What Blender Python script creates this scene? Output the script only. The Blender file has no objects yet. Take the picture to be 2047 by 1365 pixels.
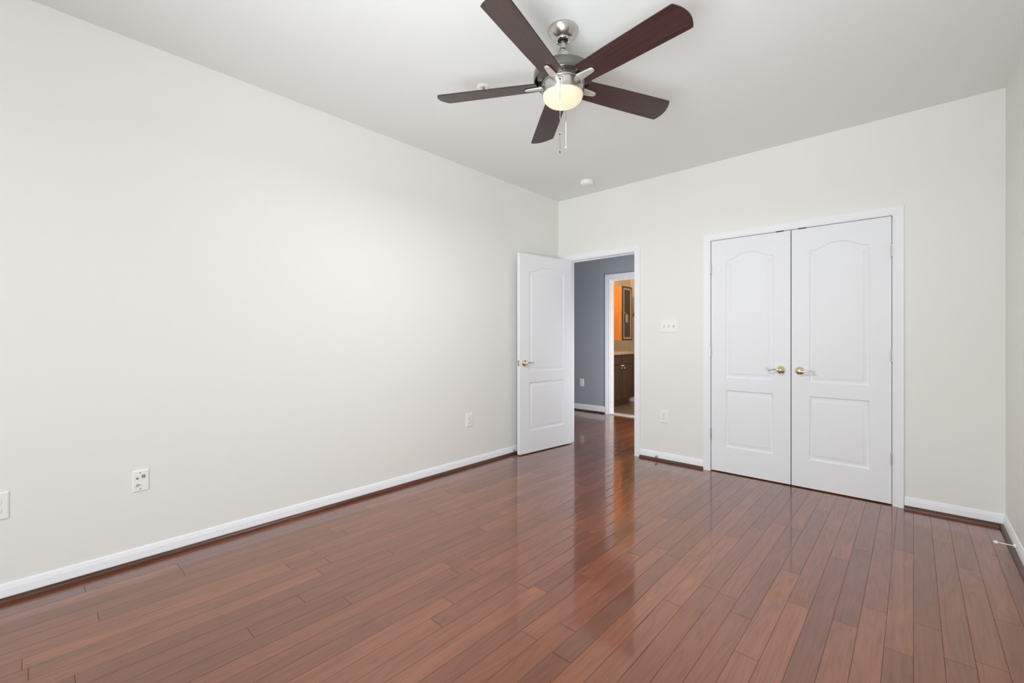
import bpy, bmesh, math, random
from mathutils import Vector, Matrix
random.seed(7)
S = bpy.context.scene
COL = S.collection
PI = math.pi

# ------------------------------------------------------------------ frame of the place (metres)
D, XL, XR, H, EYE = 4.1031, -3.0136, 0.4261, 2.743, 1.185   # back wall y, left / right wall x, ceiling, lens height
YN = -3.2                                                  # wall behind the photographer (holds the windows)
WT = 0.10                                                   # partition thickness
YH = 6.06                                                   # far wall of the hall
FPX = 880.65

# ------------------------------------------------------------------ camera
cam = bpy.data.objects.new('camera', bpy.data.cameras.new('camera'))
COL.objects.link(cam)
cam.location = (0, 0, EYE)
cam.rotation_euler = (PI / 2, 0, math.radians(42.324))
cam.data.sensor_width = 36.0
cam.data.lens = FPX * 36.0 / 2047.0
cam.data.shift_y = (674.72 - 682.5) / 2047.0
cam.data.clip_start = 0.02
S.camera = cam

# ------------------------------------------------------------------ world, daylight, exposure
world = bpy.data.worlds.new('sky'); S.world = world
world.use_nodes = True
world.node_tree.nodes['Background'].inputs[0].default_value = (0.80, 0.90, 1.0, 1)
world.node_tree.nodes['Background'].inputs[1].default_value = 1.0

def area(name, loc, rot, sx, sy, watts, colour, spread=180):
    l = bpy.data.lights.new(name, 'AREA'); l.shape = 'RECTANGLE'
    l.size, l.size_y, l.energy, l.color = sx, sy, watts, colour
    l.spread = math.radians(spread)
    o = bpy.data.objects.new(name, l); COL.objects.link(o)
    o.location = loc; o.rotation_euler = rot
    return o
def point(name, loc, watts, colour, radius=0.05):
    l = bpy.data.lights.new(name, 'POINT'); l.energy, l.color, l.shadow_soft_size = watts, colour, radius
    o = bpy.data.objects.new(name, l); COL.objects.link(o); o.location = loc
    return o
# daylight through the two windows in the wall behind the lens
WINS = [(-2.05, -0.95), (-0.80, 0.30)]
WZ0, WZ1 = 0.45, 2.35
DAY = (0.90, 0.965, 1.0)
WATT, FANW, FLW = (2, 54), 30, 22.5
for (a, b), watt, turn in zip(WINS, WATT, (0, 25)):       # right-hand light set stronger and turned left to balance the walls
    area('daylight', ((a + b) / 2, YN + 0.10, 1.40), (PI / 2, 0, math.radians(turn)), b - a, WZ1 - WZ0, watt, DAY, 118)
# downward glow of the ceiling fan's lit bowl
area('fan_lamp', (-1.31, 1.82, 2.333), (0, 0, 0), 0.16, 0.16, FANW, (0.97, 0.98, 1.0))
# added fill light behind the lens, bounced off the ceiling to even the walls
area('bounce_fill', (-0.4, -0.5, 1.0), (PI + math.radians(-50), 0, math.radians(20)), 1.1, 1.1, FLW, (0.93, 0.97, 1.0), 90)
# unseen light added to brighten the hall wall; bathroom lamp (out of the frame)
area('hall_fill', (-1.80, 5.0, 0.80), (PI / 2, 0, math.radians(58)), 0.7, 1.2, 36, (0.95, 0.97, 1.0))
point('bathroom_lamp', (-3.6, 6.5, 2.5), 29, (1.0, 0.80, 0.58), 0.10)

S.view_settings.view_transform = 'Standard'
S.view_settings.look = 'None'
S.view_settings.gamma = 1.0
S.view_settings.use_curve_mapping = False
S.view_settings.exposure = -0.05
S.cycles.use_denoising = True
S.cycles.max_bounces = 14
S.cycles.diffuse_bounces = 10
S.cycles.glossy_bounces = 5
S.cycles.sample_clamp_indirect = 6.0

# ------------------------------------------------------------------ materials
def mat(name, colour, rough=0.5, metal=0.0, spec=0.5, coat=0.0):
    m = bpy.data.materials.new(name); m.use_nodes = True
    b = m.node_tree.nodes['Principled BSDF']
    b.inputs['Base Color'].default_value = (*colour, 1)
    b.inputs['Roughness'].default_value = rough
    b.inputs['Metallic'].default_value = metal
    b.inputs['Specular IOR Level'].default_value = spec
    b.inputs['Coat Weight'].default_value = coat
    return m
class NT:
    """small node-tree writer"""
    def __init__(s, m): s.t = m.node_tree; s.b = s.t.nodes['Principled BSDF']
    def n(s, kind, **kw):
        x = s.t.nodes.new(kind)
        for k, v in kw.items(): setattr(x, k, v)
        return x
    def l(s, a, b): s.t.links.new(a, b)
    def math(s, op, a, b=None, c=None):
        x = s.n('ShaderNodeMath', operation=op)
        for i, v in enumerate((a, b, c)):
            if v is None: continue
            if isinstance(v, (int, float)): x.inputs[i].default_value = v
            else: s.l(v, x.inputs[i])
        return x.outputs[0]
    def coords(s): return s.n('ShaderNodeTexCoord').outputs['Object']
    def mapped(s, vec, scale, loc=(0, 0, 0)):
        m = s.n('ShaderNodeMapping'); m.inputs['Scale'].default_value = scale; m.inputs['Location'].default_value = loc
        s.l(vec, m.inputs['Vector']); return m.outputs[0]
    def noise(s, vec, scale=1.0, detail=4, rough=0.55, dist=0.0):
        x = s.n('ShaderNodeTexNoise'); x.inputs['Scale'].default_value = scale; x.inputs['Detail'].default_value = detail
        x.inputs['Roughness'].default_value = rough; x.inputs['Distortion'].default_value = dist
        s.l(vec, x.inputs['Vector']); return x.outputs['Fac']
    def ramp(s, fac, stops):
        x = s.n('ShaderNodeValToRGB'); e = x.color_ramp.elements
        while len(e) > 1: e.remove(e[0])
        e[0].position = stops[0][0]; e[0].color = (*stops[0][1], 1)
        for p, c in stops[1:]:
            k = e.new(p); k.color = (*c, 1)
        s.l(fac, x.inputs[0]); return x.outputs[0]
    def mix(s, fac, a, b, mode='MIX'):
        x = s.n('ShaderNodeMix', data_type='RGBA', blend_type=mode)
        for sock, v in ((x.inputs[0], fac), (x.inputs[6], a), (x.inputs[7], b)):
            if isinstance(v, (int, float)): sock.default_value = v
            elif isinstance(v, tuple): sock.default_value = (*v, 1)
            else: s.l(v, sock)
        return x.outputs[2]
    def bump(s, height, strength, dist=0.001):
        x = s.n('ShaderNodeBump'); x.inputs['Strength'].default_value = strength; x.inputs['Distance'].default_value = dist
        s.l(height, x.inputs['Height']); s.l(x.outputs[0], s.b.inputs['Normal']); return x

def paint(name, colour, rough=0.6, orange_peel=0.05):
    m = mat(name, colour, rough, spec=0.35); t = NT(m)
    t.bump(t.noise(t.coords(), 260, 3), orange_peel, 0.0006)
    return m
M = {}
M['wall'] = paint('cream wall paint', (0.815, 0.812, 0.780))
M['ceiling'] = paint('matt ceiling paint', (0.825, 0.85, 0.835), 0.9)
M['trim'] = mat('white trim enamel', (0.86, 0.872, 0.90), 0.42, spec=0.3)
M['hallwall'] = paint('blue grey hall paint', (0.365, 0.395, 0.440))
M['bathwall'] = paint('tan bathroom paint', (0.74, 0.64, 0.50))
M['plastic'] = mat('white plastic', (0.87, 0.87, 0.835), 0.4)
M['slot'] = mat('dark slot', (0.24, 0.235, 0.225), 0.6)
M['surround'] = mat('grey toggle surround', (0.50, 0.49, 0.46), 0.5)
M['slotgrey'] = mat('grey contact', (0.27, 0.265, 0.25), 0.5)
M['nickel'] = mat('brushed nickel', (0.60, 0.575, 0.545), 0.27, 1.0)
M['iron'] = mat('satin blade iron', (0.74, 0.72, 0.69), 0.5, 0.75)
M['nickel_dark'] = mat('satin nickel motor shell', (0.20, 0.197, 0.19), 0.22, 1.0)
M['chrome'] = mat('polished chrome', (0.70, 0.70, 0.70), 0.12, 1.0)
M['hinge'] = mat('satin hinge steel', (0.52, 0.51, 0.49), 0.35, 1.0)
M['brass'] = mat('polished brass', (0.86, 0.78, 0.52), 0.16, 1.0)
M['lever'] = mat('satin nickel lever', (0.70, 0.69, 0.66), 0.22, 1.0)
M['chain'] = mat('dull chain metal', (0.022, 0.021, 0.020), 0.6)
M['black'] = mat('black gap', (0.01, 0.01, 0.01), 0.7)
M['darkmetal'] = mat('dark steel', (0.05, 0.05, 0.05), 0.4, 0.8)
M['porcelain'] = mat('white porcelain', (0.85, 0.84, 0.81), 0.12)
M['marble'] = mat('pale marble', (0.78, 0.74, 0.68), 0.2)
M['rubber'] = mat('white rubber', (0.86, 0.86, 0.85), 0.5)

def door_paint():
    m = mat('white moulded door enamel', (0.83, 0.848, 0.875), 0.50, spec=0.25); t = NT(m)
    c = t.coords()
    g = t.noise(t.mapped(c, (150, 150, 6)), 1.0, 4)
    w = t.noise(t.mapped(c, (16, 16, 1.4)), 1.0, 2, 0.5, 0.8)
    rings = t.math('SINE', t.math('MULTIPLY', w, 90.0))
    t.bump(t.math('ADD', t.math('MULTIPLY', rings, 0.16), g), 0.22, 0.0008)
    return m
M['door'] = door_paint()

PLANK = 0.0838
def floor_wood():
    m = mat('polished red brown plank floor', (0.15, 0.05, 0.03), 0.16); t = NT(m)
    c = t.coords()
    sx = t.n('ShaderNodeSeparateXYZ'); t.l(c, sx.inputs[0]); X, Y = sx.outputs[0], sx.outputs[1]
    r = t.math('ADD', t.math('DIVIDE', X, PLANK), 400 - 0.001 / PLANK)
    row = t.math('FLOOR', r); fr = t.math('FRACT', r)
    wn = t.n('ShaderNodeTexWhiteNoise', noise_dimensions='1D'); t.l(row, wn.inputs['W'])
    K = 0.95
    w = t.math('ADD', t.math('MULTIPLY', Y, K), t.math('MULTIPLY', wn.outputs['Value'], 613.0))
    v1 = t.n('ShaderNodeTexVoronoi', voronoi_dimensions='1D', feature='F1'); v1.inputs['Scale'].default_value = 1.0
    v2 = t.n('ShaderNodeTexVoronoi', voronoi_dimensions='1D', feature='DISTANCE_TO_EDGE'); v2.inputs['Scale'].default_value = 1.0
    t.l(w, v1.inputs['W']); t.l(w, v2.inputs['W'])
    sc = t.n('ShaderNodeSeparateColor'); t.l(v1.outputs['Color'], sc.inputs[0])
    tone, seed = sc.outputs[0], sc.outputs[1]
    # distance to the long and short joints in metres
    dx = t.math('MULTIPLY', t.math('MINIMUM', fr, t.math('SUBTRACT', 1.0, fr)), PLANK)
    dy = t.math('DIVIDE', v2.outputs['Distance'], K)
    de = t.math('MINIMUM', dx, t.math('MULTIPLY', dy, 0.8))
    gap = t.math('SUBTRACT', 1.0, t.math('SMOOTH_MIN', t.math('DIVIDE', de, 0.0013), 1.0, 0.1))
    gap = t.math('MAXIMUM', gap, 0.0)
    # grain
    cb = t.n('ShaderNodeCombineXYZ')
    t.l(X, cb.inputs[0]); t.l(Y, cb.inputs[1]); t.l(t.math('MULTIPLY', seed, 37.0), cb.inputs[2])
    fine = t.noise(t.mapped(cb.outputs[0], (150, 6, 1)), 1.0, 3, 0.6)
    blot = t.noise(t.mapped(cb.outputs[0], (14, 2.6, 1)), 1.0, 4, 0.6, 0.6)
    cath = t.noise(t.mapped(cb.outputs[0], (12, 0.9, 1)), 1.0, 2, 0.5, 0.3)
    rings = t.math('ABSOLUTE', t.math('SINE', t.math('MULTIPLY', cath, 30.0)))
    rings = t.math('POWER', rings, 0.55)
    tn = t.math('MULTIPLY_ADD', tone, 0.42, t.math('MULTIPLY_ADD', blot, 0.54, 0.01))
    col = t.ramp(tn, [(0.10, (0.108, 0.0270, 0.0100)), (0.34, (0.160, 0.0415, 0.0150)), (0.62, (0.216, 0.0590, 0.0205)), (0.92, (0.320, 0.0980, 0.0360))])
    dark = t.math('MULTIPLY', t.math('SUBTRACT', 1.0, rings), 0.30)
    dark = t.math('ADD', dark, t.math('MULTIPLY', t.math('SUBTRACT', fine, 0.44), 0.6))
    dk = t.n('ShaderNodeClamp'); t.l(dark, dk.inputs[0]); dk.inputs[2].default_value = 0.6
    col = t.mix(dk.outputs[0], col, (0.042, 0.012, 0.007))
    col = t.mix(t.math('MULTIPLY', gap, 0.85), col, (0.020, 0.008, 0.006))
    t.l(col, t.b.inputs['Base Color'])
    rg = t.math('MULTIPLY_ADD', fine, 0.05, t.math('MULTIPLY_ADD', seed, 0.03, 0.285))
    t.l(t.math('ADD', rg, t.math('MULTIPLY', gap, 0.3)), t.b.inputs['Roughness'])
    t.b.inputs['IOR'].default_value = 1.25
    shut = t.math('SUBTRACT', 1.0, gap)
    t.l(shut, t.b.inputs['Coat Weight']); t.l(t.math('MULTIPLY', shut, 0.5), t.b.inputs['Specular IOR Level'])
    t.b.inputs['Coat IOR'].default_value = 1.74
    t.l(t.math('MULTIPLY_ADD', seed, 0.04, 0.065), t.b.inputs['Coat Roughness'])
    # eased plank edges, slight cupping and mill waves
    edge = t.math('MULTIPLY', t.math('SMOOTH_MIN', t.math('DIVIDE', de, 0.004), 1.0, 0.5), 0.9)
    wav = t.noise(t.mapped(cb.outputs[0], (9, 3.0, 1)), 1.0, 2)
    hgt = t.math('ADD', edge, t.math('ADD', t.math('MULTIPLY', wav, 0.55), 0.0))
    bp = t.bump(hgt, 0.35, 0.0009); t.l(bp.outputs[0], t.b.inputs['Coat Normal'])
    return m
M['floor'] = floor_wood()

def wood(name, dark, light, axis, rough=0.35, grain=60):
    m = mat(name, light, rough); t = NT(m)
    sc = {'x': (3, grain, grain), 'y': (grain, 3, grain), 'z': (grain, grain, 3)}[axis]
    c = t.coords()
    f = t.noise(t.mapped(c, sc), 1.0, 5, 0.6, 0.4)
    t.l(t.ramp(f, [(0.30, dark), (0.72, light)]), t.b.inputs['Base Color'])
    t.bump(f, 0.06, 0.0006)
    return m
M['blade'] = wood('dark mahogany blade veneer', (0.022, 0.0085, 0.0080), (0.066, 0.027, 0.025), 'x', 0.38, 90)
M['blade'].node_tree.nodes['Principled BSDF'].inputs['Specular IOR Level'].default_value = 0.8
M['blade_edge'] = mat('dark blade edge', (0.022, 0.015, 0.013), 0.45)
M['shoe'] = wood('dark stained shoe moulding', (0.028, 0.011, 0.007), (0.135, 0.056, 0.031), 'y', 0.34, 90)
M['shoex'] = wood('dark stained shoe moulding across', (0.028, 0.011, 0.007), (0.135, 0.056, 0.031), 'x', 0.34, 90)
M['orange'] = wood('orange maple side', (0.62, 0.20, 0.035), (0.80, 0.30, 0.060), 'z', 0.4, 40)
M['espresso'] = wood('espresso cabinet wood', (0.050, 0.026, 0.017), (0.135, 0.074, 0.048), 'z', 0.4, 70)
M['darkframe'] = mat('dark brown cabinet frame', (0.075, 0.030, 0.014), 0.4)
M['palefillet'] = mat('pale tan door trim', (0.50, 0.41, 0.29), 0.45)
M['smoked'] = mat('smoked dark glass', (0.042, 0.030, 0.024), 0.10)

def granite():
    m = mat('speckled beige granite', (0.6, 0.5, 0.4), 0.15); t = NT(m)
    f = t.noise(t.coords(), 95, 3, 0.7)
    t.l(t.ramp(f, [(0.36, (0.16, 0.09, 0.06)), (0.47, (0.60, 0.46, 0.34)), (0.62, (0.80, 0.70, 0.58))]), t.b.inputs['Base Color'])
    return m
M['granite'] = granite()
def tile():
    m = mat('tan ceramic tile', (0.35, 0.25, 0.16), 0.3); t = NT(m)
    b = t.n('ShaderNodeTexBrick', offset=0.0); b.inputs['Scale'].default_value = 1.0
    b.inputs['Brick Width'].default_value = 0.33; b.inputs['Row Height'].default_value = 0.33; b.inputs['Mortar Size'].default_value = 0.004
    b.inputs['Color1'].default_value = (0.20, 0.145, 0.10, 1); b.inputs['Color2'].default_value = (0.165, 0.12, 0.085, 1); b.inputs['Mortar'].default_value = (0.16, 0.12, 0.09, 1)
    c = t.coords(); t.l(c, b.inputs['Vector'])
    t.l(t.mix(t.noise(c, 6, 5), b.outputs['Color'], (0.25, 0.185, 0.13)), t.b.inputs['Base Color'])
    return m
M['tile'] = tile()
def bowl_glass():
    m = mat('lit frosted bowl glass', (0.40, 0.345, 0.28), 0.3); t = NT(m)
    t.b.inputs['Emission Color'].default_value = (1.0, 0.80, 0.55, 1)
    sx = t.n('ShaderNodeSeparateXYZ'); t.l(t.coords(), sx.inputs[0])
    # glow painted in as emission, stronger at the foot than at the rim
    mr = t.n('ShaderNodeMapRange'); t.l(sx.outputs[2], mr.inputs[0])
    mr.inputs[1].default_value = -0.328; mr.inputs[2].default_value = -0.386; mr.inputs[3].default_value = 0.56; mr.inputs[4].default_value = 0.80
    t.l(mr.outputs[0], t.b.inputs['Emission Strength'])
    return m
M['bowl'] = bowl_glass()
def pane():
    m = bpy.data.materials.new('clear window glass'); m.use_nodes = True
    nt = m.node_tree; nt.nodes.clear()
    o = nt.nodes.new('ShaderNodeOutputMaterial'); tr = nt.nodes.new('ShaderNodeBsdfTransparent'); g = nt.nodes.new('ShaderNodeBsdfGlossy')
    g.inputs['Roughness'].default_value = 0.02
    mx = nt.nodes.new('ShaderNodeMixShader'); mx.inputs[0].default_value = 0.06
    nt.links.new(tr.outputs[0], mx.inputs[1]); nt.links.new(g.outputs[0], mx.inputs[2]); nt.links.new(mx.outputs[0], o.inputs[0])
    return m
M['pane'] = pane()

# ------------------------------------------------------------------ mesh helpers
class MB:
    def __init__(s): s.bm = bmesh.new()
    def box(s, a, b, bevel=0.0, seg=2):
        a, b = Vector(a), Vector(b)
        r = bmesh.ops.create_cube(s.bm, size=1.0)
        for v in r['verts']:
            v.co = Vector((a[i] + (v.co[i] + 0.5) * (b[i] - a[i]) for i in range(3)))
        if bevel:
            es = list({e for v in r['verts'] for e in v.link_edges})
            bmesh.ops.bevel(s.bm, geom=es, offset=bevel, segments=seg, affect='EDGES', profile=0.5)
        return s
    def lathe(s, prof, n=32, M4=None, cap=True):
        """prof: (radius, height) pairs about local Z"""
        rings = []
        for (r, z) in prof:
            if r < 1e-6: rings.append([s.bm.verts.new((0, 0, z))]); continue
            rings.append([s.bm.verts.new((r * math.cos(2 * PI * i / n), r * math.sin(2 * PI * i / n), z)) for i in range(n)])
        for A, B in zip(rings, rings[1:]):
            for i in range(n):
                j = (i + 1) % n
                if len(A) == 1 and len(B) == 1: continue
                if len(A) == 1: f = (A[0], B[j], B[i])
                elif len(B) == 1: f = (A[i], A[j], B[0])
                else: f = (A[i], A[j], B[j], B[i])
                try: s.bm.faces.new(f)
                except ValueError: pass
        if cap:
            for R in (rings[0], rings[-1]):
                if len(R) > 1: s.bm.faces.new(R)
        if M4 is not None:
            for R in rings:
                for v in R: v.co = M4 @ v.co
        return s
    def tube(s, pts, rad, n=10):
        pts = [Vector(p) for p in pts]
        rads = rad if isinstance(rad, (list, tuple)) else [rad] * len(pts)
        rings = []; up = None
        for i, p in enumerate(pts):
            d = (pts[min(i + 1, len(pts) - 1)] - pts[max(i - 1, 0)]).normalized()
            if up is None: up = d.orthogonal().normalized()
            up = (up - d * up.dot(d)).normalized(); sd = d.cross(up)
            rings.append([s.bm.verts.new(p + (up * math.cos(2 * PI * k / n) + sd * math.sin(2 * PI * k / n)) * rads[i]) for k in range(n)])
        for A, B in zip(rings, rings[1:]):
            for k in range(n): s.bm.faces.new((A[k], A[(k + 1) % n], B[(k + 1) % n], B[k]))
        s.bm.faces.new(rings[0]); s.bm.faces.new(rings[-1])
        return s
    def prism(s, poly, z0, z1):
        A = [s.bm.verts.new((x, y, z0)) for x, y in poly]; B = [s.bm.verts.new((x, y, z1)) for x, y in poly]
        s.bm.faces.new(A[::-1]); s.bm.faces.new(B)
        n = len(poly)
        for i in range(n): s.bm.faces.new((A[i], A[(i + 1) % n], B[(i + 1) % n], B[i]))
        return s
    def extrude_profile(s, prof, p0, p1, out, caps=True):
        """prof: (distance out of the wall, height); swept from p0 to p1 (miters via caller)"""
        out = Vector(out)
        A = [s.bm.verts.new(Vector(p0) + out * d + Vector((0, 0, z))) for d, z in prof]
        B = [s.bm.verts.new(Vector(p1) + out * d + Vector((0, 0, z))) for d, z in prof]
        n = len(prof)
        for i in range(n): s.bm.faces.new((A[i], A[(i + 1) % n], B[(i + 1) % n], B[i]))
        if caps: s.bm.faces.new(A[::-1]); s.bm.faces.new(B)
        return s
    def move(s, M4):
        for v in s.bm.verts: v.co = M4 @ v.co
        return s
    def build(s, name, material, parent=None, smooth=None, kind=None, label=None):
        bmesh.ops.remove_doubles(s.bm, verts=s.bm.verts, dist=1e-6)
        bmesh.ops.recalc_face_normals(s.bm, faces=s.bm.faces)
        me = bpy.data.meshes.new(name); s.bm.to_mesh(me); s.bm.free()
        mats = material if isinstance(material, list) else [material]
        for m in mats: me.materials.append(m)
        o = bpy.data.objects.new(name, me); COL.objects.link(o)
        if smooth is not None:
            me.shade_smooth()
            for e in me.edges: e.use_edge_sharp = False
            bm = bmesh.new(); bm.from_mesh(me); lim = math.radians(smooth)
            for e in bm.edges:
                e.smooth = not (len(e.link_faces) == 2 and e.calc_face_angle(0) > lim)
            bm.to_mesh(me); bm.free()
        if parent is not None: o.parent = parent
        if kind: o['kind'] = kind
        if label: o['label'] = label
        return o
def thing(name, label, cat, loc=(0, 0, 0), rz=0.0, group=None):
    o = bpy.data.objects.new(name, None); COL.objects.link(o)
    o.empty_display_size = 0.05
    o.location = loc; o.rotation_euler = (0, 0, rz); o['label'] = label; o['category'] = cat
    if group: o['group'] = group
    return o
def struct_root(name, loc=(0, 0, 0), rz=0.0):
    o = bpy.data.objects.new(name, None); COL.objects.link(o)
    o.empty_display_size = 0.05; o.location = loc; o.rotation_euler = (0, 0, rz); o['kind'] = 'structure'
    return o
def copy_tree(src, parent=None):
    c = src.copy(); COL.objects.link(c)
    if parent is not None: c.parent = parent
    for ch in list(src.children): copy_tree(ch, c)
    return c
def T(x, y, z): return Matrix.Translation((x, y, z))
RX = lambda a: Matrix.Rotation(a, 4, 'X')
RY = lambda a: Matrix.Rotation(a, 4, 'Y')
RZ = lambda a: Matrix.Rotation(a, 4, 'Z')
def struct(name, mb, m, smooth=None):
    return mb.build(name, m, None, smooth, 'structure')

# ------------------------------------------------------------------ room shell
YB = 8.30            # far wall of the bathroom
XBL = -4.28          # left wall of the bathroom
struct('floor', MB().box((XL - 2.2, YN - 0.12, -0.08), (1.2, YH + 0.02, 0.0)), M['floor'])
struct('floor_bathroom', MB().box((XBL - 0.12, YH + 0.02, -0.08), (-2.2, YB + 0.12, 0.0)), M['tile'])
struct('ceiling', MB().box((XL - 2.2, YN - 0.12, H), (1.2, YB + 0.12, H + 0.1)), M['ceiling'])
struct('wall_left', MB().box((XL - WT, YN, 0), (XL, D + WT, H)), M['wall'])
struct('wall_right', MB().box((XR, YN, 0), (XR + WT, D + WT, H)), M['wall'])

# bedroom doorway and closet opening
BX0, BX1, BZ = -2.866, -2.072, 2.045
CX0, CX1, CZ = -1.3365, -0.1085, 2.047
J = 0.018            # jamb stock
w = MB()
w.box((XL, D, 0), (BX0 - J, D + WT, H))
w.box((BX0 - J, D, BZ + J), (BX1 + J, D + WT, H))
w.box((BX1 + J, D, 0), (CX0 - J, D + WT, H))
w.box((CX0 - J, D, CZ + J), (CX1 + J, D + WT, H))
w.box((CX1 + J, D, 0), (XR, D + WT, H))
struct('wall_back', w, M['wall'])
# wall behind the lens with two window openings
w = MB()
xs = [XL] + [x for p in WINS for x in p] + [XR]
for i in range(0, len(xs), 2): w.box((xs[i], YN - WT, 0), (xs[i + 1], YN, H))
for (a, b) in WINS:
    w.box((a, YN - WT, 0), (b, YN, WZ0)); w.box((a, YN - WT, WZ1), (b, YN, H))
struct('wall_front', w, M['wall'])
for i, (a, b) in enumerate(WINS):
    r = struct_root('window_%d' % (i + 1), ((a + b) / 2, YN - 0.05, WZ0))
    hw, hh = (b - a) / 2, WZ1 - WZ0
    f = MB()
    for s in (-1, 1): f.box((s * hw - (0.04 if s > 0 else 0), -0.04, 0), (s * hw + (0 if s > 0 else 0.04), 0.03, hh), 0.003)
    f.box((-hw, -0.04, 0), (hw, 0.03, 0.04), 0.003); f.box((-hw, -0.04, hh - 0.04), (hw, 0.03, hh), 0.003)
    f.box((-hw, -0.03, hh / 2 - 0.02), (hw, 0.02, hh / 2 + 0.02), 0.003)
    f.build('window_frame', M['trim'], r)
    MB().box((-hw - 0.05, 0.03, -0.03), (hw + 0.05, 0.10, 0.0), 0.004).build('window_sill', M['trim'], r)
    MB().box((-hw + 0.04, -0.004, 0.04), (hw - 0.04, 0.0, hh - 0.04)).build('window_pane', M['pane'], r)

# closet box behind the double doors
w = MB()
w.box((-1.50, D + WT, 0), (-1.44, D + 0.80, H)); w.box((-1.50, D + 0.74, 0), (XR + WT, D + 0.80, H))
w.box((XR, D + WT, 0), (XR + WT, D + 0.74, H))
struct('wall_closet', w, M['wall'])
# hall
HOX0, HOX1, HOZ = -3.462, -2.66, 2.075
w = MB()
w.box((XL - 2.0, YH, 0), (HOX0 - J, YH + WT, H)); w.box((HOX0 - J, YH, HOZ + J), (HOX1 + J, YH + WT, H)); w.box((HOX1 + J, YH, 0), (1.1, YH + WT, H))
struct('wall_hall_back', w, M['hallwall'])
struct('wall_hall_left', MB().box((XL - 2.1, D + WT, 0), (XL - 2.0, YH, H)), M['hallwall'])
struct('wall_hall_right', MB().box((1.0, D + 0.80, 0), (1.1, YH, H)), M['hallwall'])
struct('wall_hall_front', MB().box((XL - 2.0, D, 0), (XL - WT, D + WT, H)), M['hallwall'])
struct('wall_hall_end', MB().box((XR + WT, D + 0.74, 0), (1.1, D + 0.80, H)), M['hallwall'])
# bathroom
struct('wall_bathroom_left', MB().box((XBL - 0.1, YH + WT, 0), (XBL, YB, H)), M['bathwall'])
struct('wall_bathroom_back', MB().box((XBL - 0.1, YB, 0), (-2.3, YB + 0.1, H)), M['bathwall'])
struct('wall_bathroom_right', MB().box((-2.4, YH + WT, 0), (-2.3, YB, H)), M['bathwall'])

# ------------------------------------------------------------------ baseboards and shoe mouldings
BASE = [(0, 0), (0.011, 0), (0.011, 0.058), (0.0095, 0.064), (0.0085, 0.066), (0.008, 0.070), (0.0065, 0.076), (0.004, 0.081), (0.0, 0.0825)]
SH, SD = 0.0235, 0.020
SHOE = [(0.011, 0)] + [(0.011 + SD * math.cos(a), SH * math.sin(a)) for a in [i * PI / 2 / 8 for i in range(0, 9)]]
def base(name, segs, out):
    b = MB()
    for p0, p1 in segs: b.extrude_profile(BASE, p0, p1, out)
    return struct('baseboard_' + name, b, M['trim'], 25)
tn = [0]
def trim(mb, m, smooth=None):
    tn[0] += 1
    return struct('trim_%d' % tn[0], mb, m, smooth)
def shoe(segs, out, m):
    b = MB()
    for p0, p1 in segs: b.extrude_profile(SHOE, p0, p1, out)
    return trim(b, m, 40)
CWD = 0.060          # casing width
base('left', [((XL, YN, 0), (XL, D, 0))], (1, 0, 0))
shoe([((XL, YN, 0), (XL, D - 0.011, 0))], (1, 0, 0), M['shoe'])
base('right', [((XR, YN, 0), (XR, D, 0))], (-1, 0, 0))
shoe([((XR, YN, 0), (XR, D - 0.011, 0))], (-1, 0, 0), M['shoe'])
bs = [((XL, D, 0), (BX0 - CWD - 0.003, D, 0)), ((BX1 + CWD + 0.003, D, 0), (CX0 - CWD - 0.003, D, 0)), ((CX1 + CWD + 0.003, D, 0), (XR, D, 0))]
base('back', bs, (0, -1, 0))
shoe([bs[1], bs[2]], (0, -1, 0), M['shoex'])
base('front', [((XL, YN, 0), (XR, YN, 0))], (0, 1, 0))
HB = [(d * 1.1, z * 1.33) for d, z in BASE]
b = MB(); b.extrude_profile(HB, (XL - 2.0, YH, 0), (HOX0 - 0.085, YH, 0), (0, -1, 0)); b.extrude_profile(HB, (HOX1 + 0.085, YH, 0), (1.0, YH, 0), (0, -1, 0))
struct('baseboard_hall', b, M['trim'], 25)
shoe([((XL - 2.0, YH, 0), (HOX0 - 0.085, YH, 0))], (0, -1, 0), M['shoex'])

# ------------------------------------------------------------------ casings and jambs
CAS = [(0, 0), (0, 0.0085), (0.004, 0.0105), (0.010, 0.0105), (0.014, 0.0085), (0.018, 0.0095), (0.026, 0.0120), (0.038, 0.0150), (0.052, 0.0170), (0.0585, 0.0165), (0.060, 0.0145), (0.060, 0)]
def casing(x0, x1, z1, yw, scale=1.0):
    b = MB(); L = []
    for s, t in CAS:
        s *= scale; y = yw - t
        L.append([b.bm.verts.new(v) for v in ((x0 - s, y, 0), (x0 - s, y, z1 + s), (x1 + s, y, z1 + s), (x1 + s, y, 0))])
    n = len(L)
    for i in range(n):
        A, B = L[i], L[(i + 1) % n]
        for k in range(3): b.bm.faces.new((A[k], A[k + 1], B[k + 1], B[k]))
    b.bm.faces.new([A[0] for A in L]); b.bm.faces.new([A[3] for A in L][::-1])
    return trim(b, M['trim'], 22)
def jamb(x0, x1, z1, y0, y1, stop=None):
    b = MB()
    b.box((x0 - J, y0, 0), (x0, y1, z1)); b.box((x1, y0, 0), (x1 + J, y1, z1)); b.box((x0 - J, y0, z1), (x1 + J, y1, z1 + J))
    if stop:
        s0, s1 = stop
        b.box((x0, s0, 0), (x0 + 0.011, s1, z1), 0.002); b.box((x1 - 0.011, s0, 0), (x1, s1, z1), 0.002); b.box((x0, s0, z1 - 0.011), (x1, s1, z1), 0.002)
    return trim(b, M['trim'])
RV = 0.004           # reveal between jamb edge and casing
casing(BX0 - RV, BX1 + RV, BZ + RV, D)
jamb(BX0, BX1, BZ, D, D + WT, (D + 0.038, D + 0.072))
casing(CX0 - 0.001, CX1 + 0.001, CZ + 0.002, D)
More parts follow.
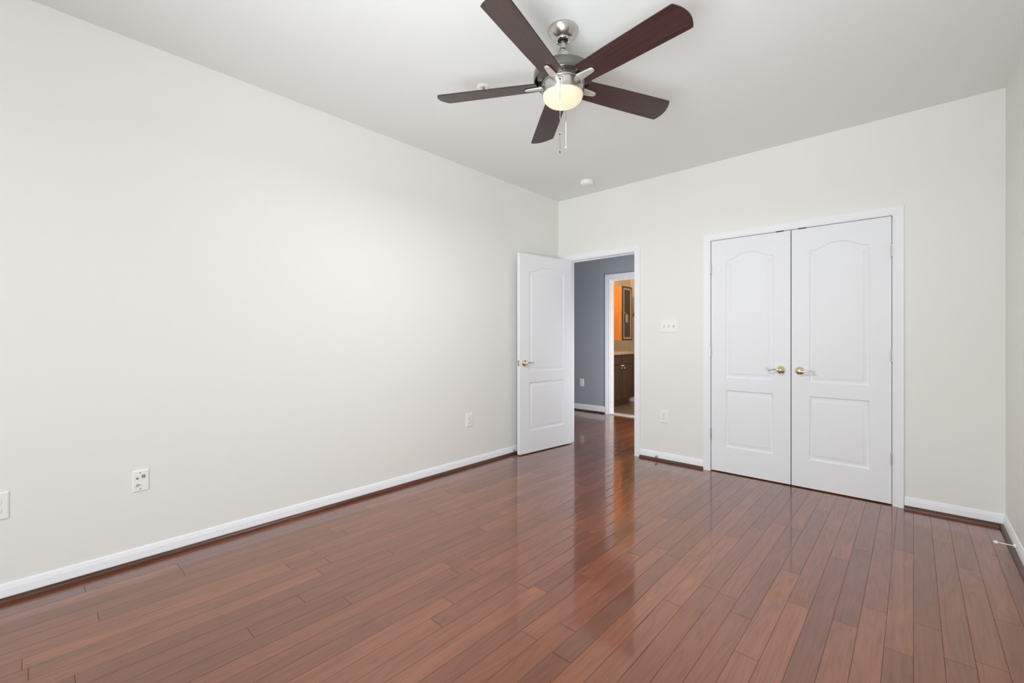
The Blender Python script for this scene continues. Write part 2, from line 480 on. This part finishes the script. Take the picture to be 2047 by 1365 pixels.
jamb(CX0, CX1, CZ, D + 0.0005, D + WT, (D + 0.042, D + 0.075))
casing(HOX0 - 0.012, HOX1 + 0.012, HOZ + 0.012, YH, 1.25)
jamb(HOX0, HOX1, HOZ, YH, YH + WT + 0.01, (YH + 0.05, YH + 0.085))
trim(MB().box((HOX0, YH - 0.015, 0), (HOX1, YH + 0.12, 0.012), 0.004), M['marble'])     # bathroom threshold

# ------------------------------------------------------------------ moulded two-panel doors
def offset_poly(P, d):
    """inward mitred offset of a closed counter-clockwise polygon"""
    n = len(P); out = []
    for i in range(n):
        a, p, c = Vector(P[i - 1]), Vector(P[i]), Vector(P[(i + 1) % n])
        e1, e2 = (p - a).normalized(), (c - p).normalized()
        n1, n2 = Vector((-e1.y, e1.x)), Vector((-e2.y, e2.x))
        m = (n1 + n2); m = m / max(m.dot(m) / 2, 0.35)
        out.append(tuple(p + m * d))
    return out
def panel_outline(x0, x1, z0, z1, rise):
    pts = [(x0, z0), (x1, z0), (x1, z1)]
    if rise > 0:
        N = 26
        for i in range(1, N):
            u = i / N; x = x1 + (x0 - x1) * u
            q = min(max((min(u, 1 - u) - 0.07) / 0.43, 0), 1)
            pts.append((x, z1 + rise * (0.5 - 0.5 * math.cos(PI * (1 - (1 - q) ** 1.45)))))
    pts.append((x0, z1))
    return pts
MOULD = [(0.0, 0.0), (0.003, 0.0035), (0.008, 0.0065), (0.015, 0.0078), (0.024, 0.0066), (0.033, 0.0040), (0.039, 0.0030), (0.0405, 0.0012), (0.044, 0.0010)]
def door_leaf(wd, ht, th, mx, hinge_gap=0.0):
    """leaf in local x (0..wd), y (0 front .. th back), z from 0; both faces moulded"""
    b = MB(); bm = b.bm
    panels = [panel_outline(mx, wd - mx, 0.222, 0.718, 0), panel_outline(mx, wd - mx, 0.826, 1.856, 0.050)]
    for side in (0, 1):
        Y = lambda d: d if side == 0 else th - d
        rect = [bm.verts.new((x, Y(0), z)) for x, z in ((0, 0), (wd, 0), (wd, ht), (0, ht))]
        edges = [bm.edges.new((rect[i], rect[(i + 1) % 4])) for i in range(4)]
        for P in panels:
            rings = []
            for off, dep in MOULD:
                rings.append([bm.verts.new((x, Y(dep), z)) for x, z in offset_poly(P, off)])
            n = len(P)
            edges += [bm.edges.new((rings[0][i], rings[0][(i + 1) % n])) for i in range(n)]
            for A, B in zip(rings, rings[1:]):
                for i in range(n): bm.faces.new((A[i], A[(i + 1) % n], B[(i + 1) % n], B[i]))
            bm.faces.new(rings[-1])
        bmesh.ops.triangle_fill(bm, use_beauty=True, use_dissolve=False, edges=edges)
    bm.verts.ensure_lookup_table()
    q = [(0, 0), (wd, 0), (wd, ht), (0, ht)]
    for i in range(4):
        (x0, z0), (x1, z1) = q[i], q[(i + 1) % 4]
        f = [bm.verts.new(v) for v in ((x0, 0, z0), (x1, 0, z1), (x1, th, z1), (x0, th, z0))]
        bm.faces.new(f)
    return b
def hinge_mb(x, y, z):
    pr = []
    n = 5; h = 0.09
    for i in range(n):
        a = -h / 2 + i * h / n; c = a + h / n
        pr += [(0.0055, a + 0.0003), (0.0072, a + 0.0011), (0.0072, c - 0.0011), (0.0055, c - 0.0003)]
    pr = [(0.0, -h / 2 - 0.004), (0.004, -h / 2 - 0.003)] + pr + [(0.004, h / 2 + 0.003), (0.0, h / 2 + 0.004)]
    return MB().lathe(pr, 14, T(x, y, z), cap=False)
def lever_handle(parent, x, y, z, dirx, out, ztwist=1):
    """lever set on a leaf: dirx = way the lever points along x, out = -1 / +1 way off the face along y"""
    o = out
    rot = RX(PI / 2) if o < 0 else RX(-PI / 2)
    root = MB().lathe([(0, 0), (0.031, 0), (0.0325, 0.002), (0.031, 0.005), (0.024, 0.0085), (0.017, 0.012), (0.0125, 0.018), (0.0115, 0.032), (0.014, 0.036), (0.0165, 0.042), (0.0155, 0.050), (0.010, 0.055), (0, 0.056)], 28, T(x, y, z) @ rot, cap=False)
    h = root.build('lever_handle', M['brass'], parent, 35)
    pts, rad = [], []
    prof = [(0.006, 0.000, 0.046, 0.0085), (0.020, -0.0035, 0.046, 0.0080), (0.034, -0.0045, 0.046, 0.0066), (0.048, -0.002, 0.045, 0.0058), (0.062, 0.002, 0.043, 0.0054), (0.074, 0.0035, 0.041, 0.0052), (0.085, 0.0015, 0.039, 0.0050), (0.094, -0.0045, 0.037, 0.0050), (0.099, -0.0105, 0.036, 0.0056), (0.100, -0.0135, 0.036, 0.0050)]
    for s, dz, off, r in prof:
        pts.append((x + dirx * s, y + o * off, z + ztwist * dz)); rad.append(r)
    MB().tube(pts, rad, 12).build('lever', M['lever'], h, 50, label='silver lever arm')
    return h

# closet leaves (each hinged on its own outer jamb)
LT = 0.035
lw = 0.6055
zb = 0.009
lh = 2.034
def closet_leaf(n, x0, hinge_x, hx, dirx, tw, catch_x):
    r = struct_root('door_%d' % n, (x0, D + 0.003, zb))
    door_leaf(lw, lh, LT, 0.119).build('door_leaf', M['door'], r, 30)
    for z in (1.800, 1.062, 0.330): hinge_mb(hinge_x - x0, -0.0065, z - zb).build('hinge', M['hinge'], r, 40)
    lever_handle(r, hx - x0, 0.0, 0.924 - zb, dirx, -1, tw)
    MB().box((catch_x - x0 - 0.027, -0.004, lh - 0.001), (catch_x - x0 + 0.027, 0.02, lh + 0.0095), 0.002).build('roller_catch', M['black'], r)
    return r
closet_leaf(2, CX0 + 0.0050, CX0 + 0.0012, -0.792, -1, -1, -0.800)
closet_leaf(3, CX1 - 0.0050 - lw, CX1 - 0.0012, -0.663, 1, 1, -0.648)

# open bedroom door
PX, PY, TH = -2.862, D - 0.006, math.radians(-96.5)
r = struct_root('door_1', (PX, PY, 0.010), TH)
b = door_leaf(0.785, 2.027, LT, 0.130); b.move(T(0.003, 0.006, 0)); b.build('door_leaf', M['door'], r, 30)
for z in (1.80, 1.06, 0.33): hinge_mb(0, 0, z - 0.01).build('hinge', M['hinge'], r, 40)
h = lever_handle(r, 0.788 - 0.062, 0.006 + LT, 0.918, -1, 1, -1)
MB().box((0.788, 0.012, 0.918 - 0.028), (0.7893, 0.035, 0.918 + 0.028), 0.0005).build('latch_plate', M['hinge'], r)
MB().box((0.789, 0.018, 0.918 - 0.010), (0.797, 0.029, 0.918 + 0.010), 0.002).build('latch_bolt', M['brass'], r)
MB().box((0.7893, 0.020, 0.918 - 0.023), (0.7898, 0.027, 0.918 - 0.017)).box((0.7893, 0.020, 0.918 + 0.017), (0.7898, 0.027, 0.918 + 0.023)).build('latch_screw', M['darkmetal'], r)

# ------------------------------------------------------------------ wall plates (local: x right, -y out of the wall, z up)
def plate_mb(w_, h_, t_=0.0055):
    b = MB()
    def ring(ix, y): return [b.bm.verts.new((sx * (w_ / 2 - ix), y, sz * (h_ / 2 - ix))) for sx, sz in ((-1, -1), (1, -1), (1, 1), (-1, 1))]
    R = [ring(0, 0), ring(0, -0.0022), ring(0.0015, -0.004), ring(0.0045, -t_)]
    for A, B in zip(R, R[1:]):
        for i in range(4): b.bm.faces.new((A[i], A[(i + 1) % 4], B[(i + 1) % 4], B[i]))
    b.bm.faces.new(R[0][::-1]); b.bm.faces.new(R[-1])
    return b
def screw(parent, x, z, m, y=-0.0055):
    return MB().lathe([(0.0032, 0), (0.0030, 0.0008), (0.0, 0.0012)], 12, T(x, y, z) @ RX(PI / 2), cap=False).build('screw', m, parent, 30)
def receptacle(parent, z):
    b = MB(); R = 0.0172
    pts = []
    for k in range(40):
        a = 2 * PI * k / 40
        pts.append((R * math.cos(a), max(-0.0142, min(0.0142, R * math.sin(a)))))
    b.prism(pts, 0, 0.0022); b.move(T(0, -0.0055, z) @ RX(PI / 2))
    o = b.build('receptacle', M['plastic'], parent, 30)
    s = MB()
    s.box((-0.0078, -0.0081, z + 0.0005), (-0.0056, -0.0074, z + 0.0095)); s.box((0.0056, -0.0081, z + 0.0015), (0.0078, -0.0074, z + 0.0088))
    s.lathe([(0.0030, 0), (0.0030, 0.0006)], 12, T(0, -0.0074, z - 0.0075) @ RX(PI / 2))
    s.build('socket_slot', M['slot'], o)
    return o
def make_outlet(loc, rz, label, w_=0.080, h_=0.122):
    t = thing('wall_outlet', label, 'outlet', loc, rz, 'duplex wall outlets')
    plate_mb(w_, h_).build('cover_plate', M['plastic'], t, 20)
    receptacle(t, 0.0195); receptacle(t, -0.0195)
    screw(t, 0, 0, M['hinge'])
    return t
def dup(src, loc, rz, label):
    c = copy_tree(src); c.location = loc; c.rotation_euler = (0, 0, rz); c['label'] = label
    return c
L90 = PI / 2
o1 = make_outlet((XL, 2.726, 0.430), L90, 'white duplex outlet on the left wall close to the open white door')
dup(o1, (-1.764, D, 0.429), 0, 'white duplex outlet on the back wall below the three toggle switch plate')
dup(o1, (XL, -0.098, 0.432), L90, 'white duplex outlet at the left photo edge, cut off by the frame')
dup(o1, (-3.983, YH, 0.457), 0, 'white duplex outlet on the blue grey hall wall seen through the doorway')

t = thing('switch_plate', 'white three toggle switch plate on the cream wall between doorway and closet', 'light switch', (-1.7175, D, 1.294))
plate_mb(0.162, 0.117).build('cover_plate', M['plastic'], t, 20)
for i in (-1, 0, 1):
    x = i * 0.046
    g = MB().box((x - 0.0055, -0.0062, -0.0125), (x + 0.0055, -0.0050, 0.0125)).build('toggle_surround', M['surround'], t)
    tg = MB().box((-0.0040, -0.016, -0.0045), (0.0040, 0.0, 0.0045), 0.0012); tg.move(T(x, -0.0052, 0.001) @ RX(math.radians(24 if i != 1 else -24)))
    tg.build('toggle', M['plastic'], t, 40)
    for s in (-1, 1): screw(t, x, s * 0.030, M['plastic'])

t = thing('cable_plate', 'white double wall plate with coaxial and phone jacks low on the left wall', 'wall plate', (XL, 0.3995, 0.431), L90)
plate_mb(0.068, 0.112).build('cover_plate', M['plastic'], t, 20)
for s in (-1, 1): screw(t, -0.002, s * 0.042, M['slotgrey'])
MB().lathe([(0.0072, 0), (0.0072, 0.003), (0.0050, 0.003), (0.0050, 0.010), (0.0018, 0.010), (0.0, 0.009)], 6, T(-0.013, -0.0055, -0.020) @ RX(PI / 2), cap=False).build('coaxial_jack', M['chrome'], t, 30)
MB().box((-0.0195, -0.0066, 0.010), (-0.0085, -0.0050, 0.020), 0.0004).build('phone_jack', M['slotgrey'], t)
MB().box((0.0035, -0.0068, 0.014), (0.0185, -0.0050, 0.030), 0.0004).build('data_jack', M['slotgrey'], t)

# ------------------------------------------------------------------ door stops
def spring_stop(name, label, loc, rz, length, wire_mat, tip_mat, coils, rod_r=0.0045, tip_r=0.0075, droop=0.0):
    """local +x points away from the wall"""
    t = thing(name, label, 'door stop', loc, rz)
    Mx = RY(PI / 2)
    MB().lathe([(0, 0), (0.0105, 0), (0.0105, 0.003), (0.008, 0.006), (0.005, 0.009), (0.0, 0.009)], 18, Mx, cap=False).build('base', wire_mat, t, 30)
    if coils:
        pts = []; N = coils * 10
        for i in range(N + 1):
            u = i / N; a = 2 * PI * coils * u
            pts.append((0.006 + u * length, (rod_r - 0.0008) * math.cos(a), (rod_r - 0.0008) * math.sin(a) - droop * u * u))
        MB().tube(pts, 0.0011, 6).build('spring', wire_mat, t, 60)
    else:
        MB().tube([(0.004, 0, 0), (0.004 + length * 0.5, 0, -droop * 0.25), (0.004 + length, 0, -droop)], rod_r, 12).build('rod', wire_mat, t, 60)
    MB().lathe([(0, 0), (tip_r * 0.8, 0), (tip_r, 0.002), (tip_r, 0.013), (tip_r * 0.8, 0.0165), (0, 0.018)], 18, T(length + 0.001, 0, -droop) @ Mx, cap=False).build('tip', tip_mat, t, 35)
    return t
spring_stop('door_stop', 'white tipped door stop sticking out of the right wall baseboard', (XR - 0.011, 3.648, 0.041), PI, 0.064, M['rubber'], M['rubber'], 0, 0.0026, 0.0082, 0.001)
spring_stop('door_stop', 'silver spring door stop on the left baseboard behind the open white door', (XL + 0.011, 3.318, 0.040), 0, 0.060, M['chrome'], M['rubber'], 16, 0.0058, 0.0085, 0.003)
spring_stop('door_stop', 'short metal door stop on the baseboard under the back wall outlet', (-1.832, D - 0.011, 0.040), -PI / 2, 0.024, M['lever'], M['slotgrey'], 0, 0.0045, 0.0075, 0.003)

# ------------------------------------------------------------------ ceiling fan
FX, FY = -1.31, 1.82
fan = thing('ceiling_fan', 'five blade dark wood ceiling fan with brushed nickel motor and lit glass bowl', 'ceiling fan', (FX, FY, H))
MB().lathe([(0, 0), (0.074, 0), (0.0755, -0.004), (0.0745, -0.010), (0.070, -0.022), (0.062, -0.035), (0.051, -0.046), (0.043, -0.051), (0.036, -0.053)], 48, cap=False).build('canopy', M['nickel'], fan, 50)
MB().lathe([(0.037, -0.0505), (0.038, -0.054), (0.0365, -0.0575), (0.033, -0.0555), (0.031, -0.059), (0.028, -0.0605), (0.025, -0.058), (0.024, -0.052)], 40, cap=False).build('canopy_ring', M['chrome'], fan, 60)
MB().lathe([(0.026, -0.050), (0.024, -0.056), (0.019, -0.061), (0.012, -0.063), (0, -0.063)], 24, cap=False).build('hanger_ball', M['darkmetal'], fan, 60)
MB().lathe([(0, -0.05), (0.0128, -0.05), (0.0128, -0.17), (0, -0.17)], 20, cap=False).build('downrod', M['nickel'], fan, 50)
MB().lathe([(0.0128, -0.099), (0.0165, -0.101), (0.021, -0.107), (0.027, -0.118), (0.031, -0.132), (0.0325, -0.150), (0.0325, -0.212)], 32, cap=False).build('yoke_cover', M['nickel'], fan, 50)
MB().lathe([(0, -0.204), (0.110, -0.205), (0.132, -0.209), (0.143, -0.216), (0.1475, -0.226), (0.1475, -0.262), (0.1440, -0.268), (0.118, -0.272), (0, -0.272)], 64, cap=False).build('motor_housing', M['nickel_dark'], fan, 35)
MB().lathe([(0, -0.265), (0.104, -0.265), (0.104, -0.290), (0, -0.290)], 48, cap=False).build('hub_gap', M['black'], fan, 40)
MB().lathe([(0.100, -0.2715), (0.1075, -0.2720), (0.1085, -0.274), (0.1085, -0.285), (0.1075, -0.2865), (0.100, -0.287)], 64, cap=False).build('flywheel', M['nickel'], fan, 50)
MB().lathe([(0, -0.2885), (0.1070, -0.2885), (0.1088, -0.2905), (0.1085, -0.298), (0.1050, -0.333), (0.1040, -0.336), (0.100, -0.336), (0.098, -0.328)], 64, cap=False).build('light_ring', M['nickel'], fan, 40)
MB().lathe([(0.1005, -0.325), (0.1012, -0.337), (0.0985, -0.3475), (0.0920, -0.359), (0.0810, -0.3690), (0.0655, -0.3775), (0.0460, -0.3840), (0.0240, -0.3878), (0, -0.3890)], 64, cap=False).build('glass_bowl', M['bowl'], fan, 60)
cd_ = Vector((0.584, -0.812, 0)); rt_ = Vector((0.739, 0.673, 0))
for k in (0.0, 2.1, 4.2):
    a = math.atan2(cd_.y, cd_.x) + 1.12 + k
    MB().lathe([(0, 0), (0.0036, 0), (0.0036, 0.002), (0, 0.0028)], 12, RZ(a) @ T(0.1070, 0, -0.303) @ RY(PI / 2), cap=False).build('set_screw', M['darkmetal'], fan, 40)

def blade_outline():
    R, wr, wt = 0.662, 0.0610, 0.0735
    r0 = 0.128
    left = [(r0, -wr + 0.006), (r0 + 0.006, -wr), (0.30, -0.0672), (0.50, -0.0715), (0.615, -wt)]
    tip = []
    N = 18
    for i in range(N + 1):
        u = -1 + 2 * i / N
        tip.append((0.637 + (R - 0.637) * (1 - abs(u) ** 2.0) + 0.008 * u, wt * u * 0.993))
    right = [(x + (0.012 if x > 0.6 else 0), -y) for x, y in left][::-1]
    return left + tip + right
PITCH = math.radians(13)
def blade_mb():
    b = MB(); bm = b.bm
    P = blade_outline(); th = 0.0055; e = 0.0016
    I = offset_poly(P, e)
    L = [[bm.verts.new((x, y, z)) for x, y in Q] for Q, z in ((I, -th / 2), (P, -th / 2 + e), (P, th / 2 - e), (I, th / 2))]
    n = len(P)
    bm.faces.new(L[0][::-1]); bm.faces.new(L[3])
    for q, (A, B) in enumerate(zip(L, L[1:])):
        for i in range(n):
            f = bm.faces.new((A[i], A[(i + 1) % n], B[(i + 1) % n], B[i])); f.material_index = 1
    return b
def iron_mb():
    b = MB(); bm = b.bm
    secs = [(0.088, 0.0200, 0.0060), (0.108, 0.0210, 0.0060), (0.125, 0.0205, 0.0056), (0.150, 0.0180, 0.0052), (0.175, 0.0155, 0.0048), (0.186, 0.0130, 0.0044), (0.1915, 0.0090, 0.0036), (0.1940, 0.0035, 0.0028)]
    rings = []
    for x, hw, t in secs:
        pts = []
        for k in range(16):
            a = 2 * PI * k / 16; c, s = math.cos(a), math.sin(a)
            pts.append((x, hw * math.copysign(abs(c) ** 0.55, c), t * math.copysign(abs(s) ** 0.7, s)))
        rings.append([bm.verts.new(p) for p in pts])
    for A, B in zip(rings, rings[1:]):
        for k in range(16): bm.faces.new((A[k], A[(k + 1) % 16], B[(k + 1) % 16], B[k]))
    bm.faces.new(rings[0]); bm.faces.new(rings[-1])
    return b
blade0 = blade_mb().build('blade', [M['blade'], M['blade_edge']], fan, 20)
iron0 = iron_mb().build('blade_iron', M['iron'], fan, 50)
for k in range(5):
    a = math.radians(-6.2 + 72 * k)
    bl = blade0 if k == 0 else blade0.copy(); ir = iron0 if k == 0 else iron0.copy()
    if k:
        COL.objects.link(bl); COL.objects.link(ir)
    for o, dz in ((bl, -0.279), (ir, -0.2875)):
        o.parent = fan
        o.location = (0, 0, dz); o.rotation_mode = 'XYZ'
        o.rotation_euler = (RZ(a) @ RX(-PITCH)).to_euler('XYZ')
def pull_chain(off, z0, z1, beads):
    b = MB(); n = int((z0 - z1) / 0.0036)
    b.tube([(off.x, off.y, z0), (off.x, off.y, z1)], 0.0005, 6)
    for i in range(n + 1):
        z = z0 - i * 0.0036
        b.lathe([(0, 0.0012), (0.0008, 0.0005), (0.0008, -0.0005), (0, -0.0012)], 6, T(off.x, off.y, z), cap=False)
    c = b.build('pull_chain', M['chain'], fan, 60)
    for z in beads:
        MB().lathe([(0, 0.006), (0.0022, 0.004), (0.0024, -0.004), (0, -0.006)], 10, T(off.x, off.y, z), cap=False).build('chain_connector', M['darkmetal'], c, 60)
    MB().lathe([(0, 0.007), (0.0022, 0.005), (0.0027, -0.006), (0.0015, -0.010), (0, -0.011)], 10, T(off.x, off.y, z1), cap=False).build('chain_pull', M['chain'], c, 60)
    MB().lathe([(0, 0.003), (0.0035, 0.003), (0.0035, -0.003), (0, -0.003)], 10, T(off.x * 0.985, off.y * 0.985, z0), cap=False).build('chain_outlet', M['darkmetal'], c, 60)
pull_chain(cd_ * 0.1085 - rt_ * 0.0138, -0.312, -0.662, (-0.432, -0.578))
pull_chain(-cd_ * 0.1085 + rt_ * 0.0165, -0.312, -0.550, ())

# ------------------------------------------------------------------ ceiling fittings
t = thing('sprinkler_head', 'small chrome fire sprinkler with white collar on ceiling behind the left fan blade', 'sprinkler', (-1.975, 1.905, H))
MB().lathe([(0, 0), (0.040, 0), (0.040, -0.002), (0.034, -0.005), (0.022, -0.008), (0.020, -0.003), (0, -0.003)], 32, cap=False).build('collar', M['plastic'], t, 35)
MB().lathe([(0, -0.002), (0.0105, -0.002), (0.0105, -0.014), (0.007, -0.017), (0, -0.017)], 18, cap=False).build('body', M['chrome'], t, 35)
f = MB()
for s in (-1, 1): f.tube([(s * 0.009, 0, -0.014), (s * 0.0125, 0, -0.024), (s * 0.010, 0, -0.034), (s * 0.003, 0, -0.041)], 0.0020, 8)
f.build('frame_arms', M['chrome'], t, 60)
MB().lathe([(0, -0.016), (0.0026, -0.016), (0.0026, -0.038), (0, -0.038)], 12, cap=False).build('glass_bulb', M['darkmetal'], t, 40)
MB().lathe([(0, -0.0405), (0.0125, -0.0405), (0.0130, -0.0415), (0.0125, -0.0425), (0, -0.0425)], 20, cap=False).build('deflector', M['chrome'], t, 40)

t = thing('smoke_detector', 'round white smoke detector on the ceiling near the far left corner', 'smoke detector', (-2.408, 3.755, H))
MB().lathe([(0, 0), (0.066, 0), (0.0665, -0.004), (0.0655, -0.010), (0.0625, -0.0115)], 48, cap=False).build('base', M['plastic'], t, 40)
MB().lathe([(0.061, -0.010), (0.0645, -0.013), (0.0635, -0.026), (0.058, -0.034), (0.046, -0.0385), (0, -0.0400)], 48, cap=False).build('cover', M['plastic'], t, 40)
for o_, rr in ((0.008, 0.0052), (0.031, 0.0050)):
    p = rt_ * o_ - cd_ * (-0.006)
    MB().lathe([(0, 0.002), (rr, 0.002), (rr, -0.0006), (0, -0.0006)], 14, T(p.x, p.y, -0.0398), cap=False).build('test_button', M['slot'], t, 40)

# ------------------------------------------------------------------ bathroom seen through the two doorways
def shaker(b, y0, y1, z0, z1, x):
    """raised frame door facing +x, front at x"""
    fr = 0.055
    b.box((x - 0.018, y0, z0), (x, y0 + fr, z1), 0.002); b.box((x - 0.018, y1 - fr, z0), (x, y1, z1), 0.002)
    b.box((x - 0.018, y0 + fr, z0), (x, y1 - fr, z0 + fr), 0.002); b.box((x - 0.018, y0 + fr, z1 - fr), (x, y1 - fr, z1), 0.002)
    b.box((x - 0.018, y0 + fr, z0 + fr), (x - 0.010, y1 - fr, z1 - fr))
    b.box((x - 0.012, y0 + fr + 0.022, z0 + fr + 0.022), (x - 0.004, y1 - fr - 0.022, z1 - fr - 0.022), 0.003)
    return b
VX, VY0, VY1 = -3.76, 6.19, 7.43
t = thing('vanity_cabinet', 'espresso bathroom vanity under speckled stone top, seen through the doorway', 'vanity', (VX, (VY0 + VY1) / 2, 0))
oy = (VY0 + VY1) / 2
b = MB(); b.box((XBL + 0.002 - VX, VY0 - oy, 0.105), (0, VY1 - oy, 0.890), 0.001); b.build('body', M['espresso'], t)
MB().box((XBL + 0.002 - VX, VY0 - oy, 0.0), (-0.065, 7.352 - oy, 0.106)).build('toe_kick', M['espresso'], t)
for y0, y1 in ((6.20, 6.545), (6.57, 6.935), (6.965, 7.40)):
    d = shaker(MB(), y0 - oy, y1 - oy, 0.128, 0.705, 0.020).build('door', M['espresso'], t)
    if y0 > 6.5:
        ky = (y1 - 0.035 if y0 < 6.9 else y0 + 0.035) - oy
        MB().lathe([(0.006, 0), (0.005, 0.012), (0.011, 0.018), (0.0135, 0.024), (0.011, 0.030), (0, 0.032)], 18, T(0.020, ky, 0.655) @ RY(PI / 2), cap=False).build('knob', M['chrome'], d, 40)
    MB().box((0.0, y0 - oy, 0.735), (0.020, y1 - oy, 0.868), 0.003).build('drawer_front', M['espresso'], t)
MB().box((0.018, 6.915 - oy, 0.690), (0.040, 6.990 - oy, 0.708), 0.004).build('cupboard_lock', M['plastic'], t, None, None, 'pale plastic cupboard lock')
MB().box((XBL + 0.002, VY0, 0.8905), (VX + 0.035, VY1 + 0.015, 0.932), 0.004).build('countertop', M['granite'], None)
o = bpy.data.objects['countertop']; o['label'] = 'speckled beige stone countertop lying on the espresso vanity'; o['category'] = 'countertop'

cx_, cy0, cy1, cz0, cz1 = -4.0, 7.452, 7.824, 1.131, 2.146
t = thing('wall_cabinet', 'tall wall cabinet with orange side and smoked glass door on the tan bathroom wall', 'wall cabinet', (XBL, (cy0 + cy1) / 2, cz0))
dx, hw, hh = cx_ - XBL, (cy1 - cy0) / 2, cz1 - cz0
MB().box((0.001, -hw, 0), (dx - 0.020, hw, hh), 0.001).build('body', M['orange'], t)
def ring_box(b, x0, x1, y0, y1, z0, z1, f):
    b.box((x0, y0, z0), (x1, y0 + f, z1)); b.box((x0, y1 - f, z0), (x1, y1, z1)); b.box((x0, y0 + f, z0), (x1, y1 - f, z0 + f)); b.box((x0, y0 + f, z1 - f), (x1, y1 - f, z1))
    return b
d = ring_box(MB(), dx - 0.0195, dx, -hw, hw, 0, hh, 0.030).build('door', M['darkframe'], t)
ring_box(MB(), dx - 0.016, dx + 0.002, -hw + 0.030, hw - 0.030, 0.030, hh - 0.030, 0.032).build('door_trim', M['palefillet'], d)
MB().box((dx - 0.015, -hw + 0.062, 0.062), (dx - 0.009, hw - 0.062, hh - 0.062)).build('door_glass', M['smoked'], d)
ky, kz = 7.515 - (cy0 + cy1) / 2, 1.645 - cz0
MB().lathe([(0.006, 0), (0.005, 0.012), (0.011, 0.016), (0.012, 0.024), (0.008, 0.029), (0, 0.030)], 16, T(dx, ky, kz) @ RY(PI / 2), cap=False).build('knob', M['chrome'], d, 40)
t = thing('hanging_tag', 'small pale tag hanging from the knob of the orange sided cabinet', 'tag', (cx_ + 0.012, 7.585, 1.47))
MB().box((-0.003, -0.045, 0.0), (0.003, 0.045, 0.150), 0.002).build('card', M['palefillet'], t)
MB().tube([(0, -0.0, 0.148), (0.003, -0.020, 0.165), (0.006, -0.062, 0.176), (0.009, -0.0695, 0.168)], 0.003, 8).build('loop', M['palefillet'], t, 60)

t = thing('towel_hook', 'dark double robe hook on the tan wall just right of the orange sided cabinet', 'hook', (-4.205, YB, 1.65))
MB().box((-0.009, -0.006, -0.022), (0.009, 0.0, 0.012), 0.003).build('back_plate', M['darkmetal'], t)
f = MB()
for s in (-1, 1): f.tube([(0, -0.004, -0.01), (s * 0.016, -0.035, -0.022), (s * 0.026, -0.052, 0.0), (s * 0.029, -0.054, 0.035)], [0.006, 0.0055, 0.005, 0.0065], 10)
f.build('hook_arms', M['darkmetal'], t, 60)

t = thing('toilet', 'white toilet foot showing past the end of the espresso vanity', 'toilet', (-3.93, 7.72, 0))
def oval(b, secs, n=36):
    rings = []
    for cx, rx, ry, z in secs: rings.append([b.bm.verts.new((cx + rx * math.cos(2 * PI * i / n), ry * math.sin(2 * PI * i / n), z)) for i in range(n)])
    for A, B in zip(rings, rings[1:]):
        for i in range(n): b.bm.faces.new((A[i], A[(i + 1) % n], B[(i + 1) % n], B[i]))
    b.bm.faces.new(rings[0]); b.bm.faces.new(rings[-1]); return b
oval(MB(), [(0, 0.235, 0.135, 0), (0, 0.235, 0.135, 0.02), (0.0, 0.215, 0.115, 0.06), (0.01, 0.20, 0.11, 0.16), (0.05, 0.22, 0.15, 0.28), (0.075, 0.245, 0.175, 0.36), (0.08, 0.25, 0.18, 0.395)]).build('bowl', M['porcelain'], t, 50)
oval(MB(), [(0.08, 0.252, 0.182, 0.397), (0.08, 0.254, 0.184, 0.410), (0.08, 0.245, 0.176, 0.430), (0.08, 0.20, 0.14, 0.437)]).build('seat_lid', M['porcelain'], t, 50)
MB().box((-0.345, -0.21, 0.38), (-0.165, 0.21, 0.74), 0.02, 3).build('tank', M['porcelain'], t, 40)
MB().box((-0.348, -0.22, 0.741), (-0.155, 0.22, 0.775), 0.008, 3).build('tank_lid', M['porcelain'], t, 40)
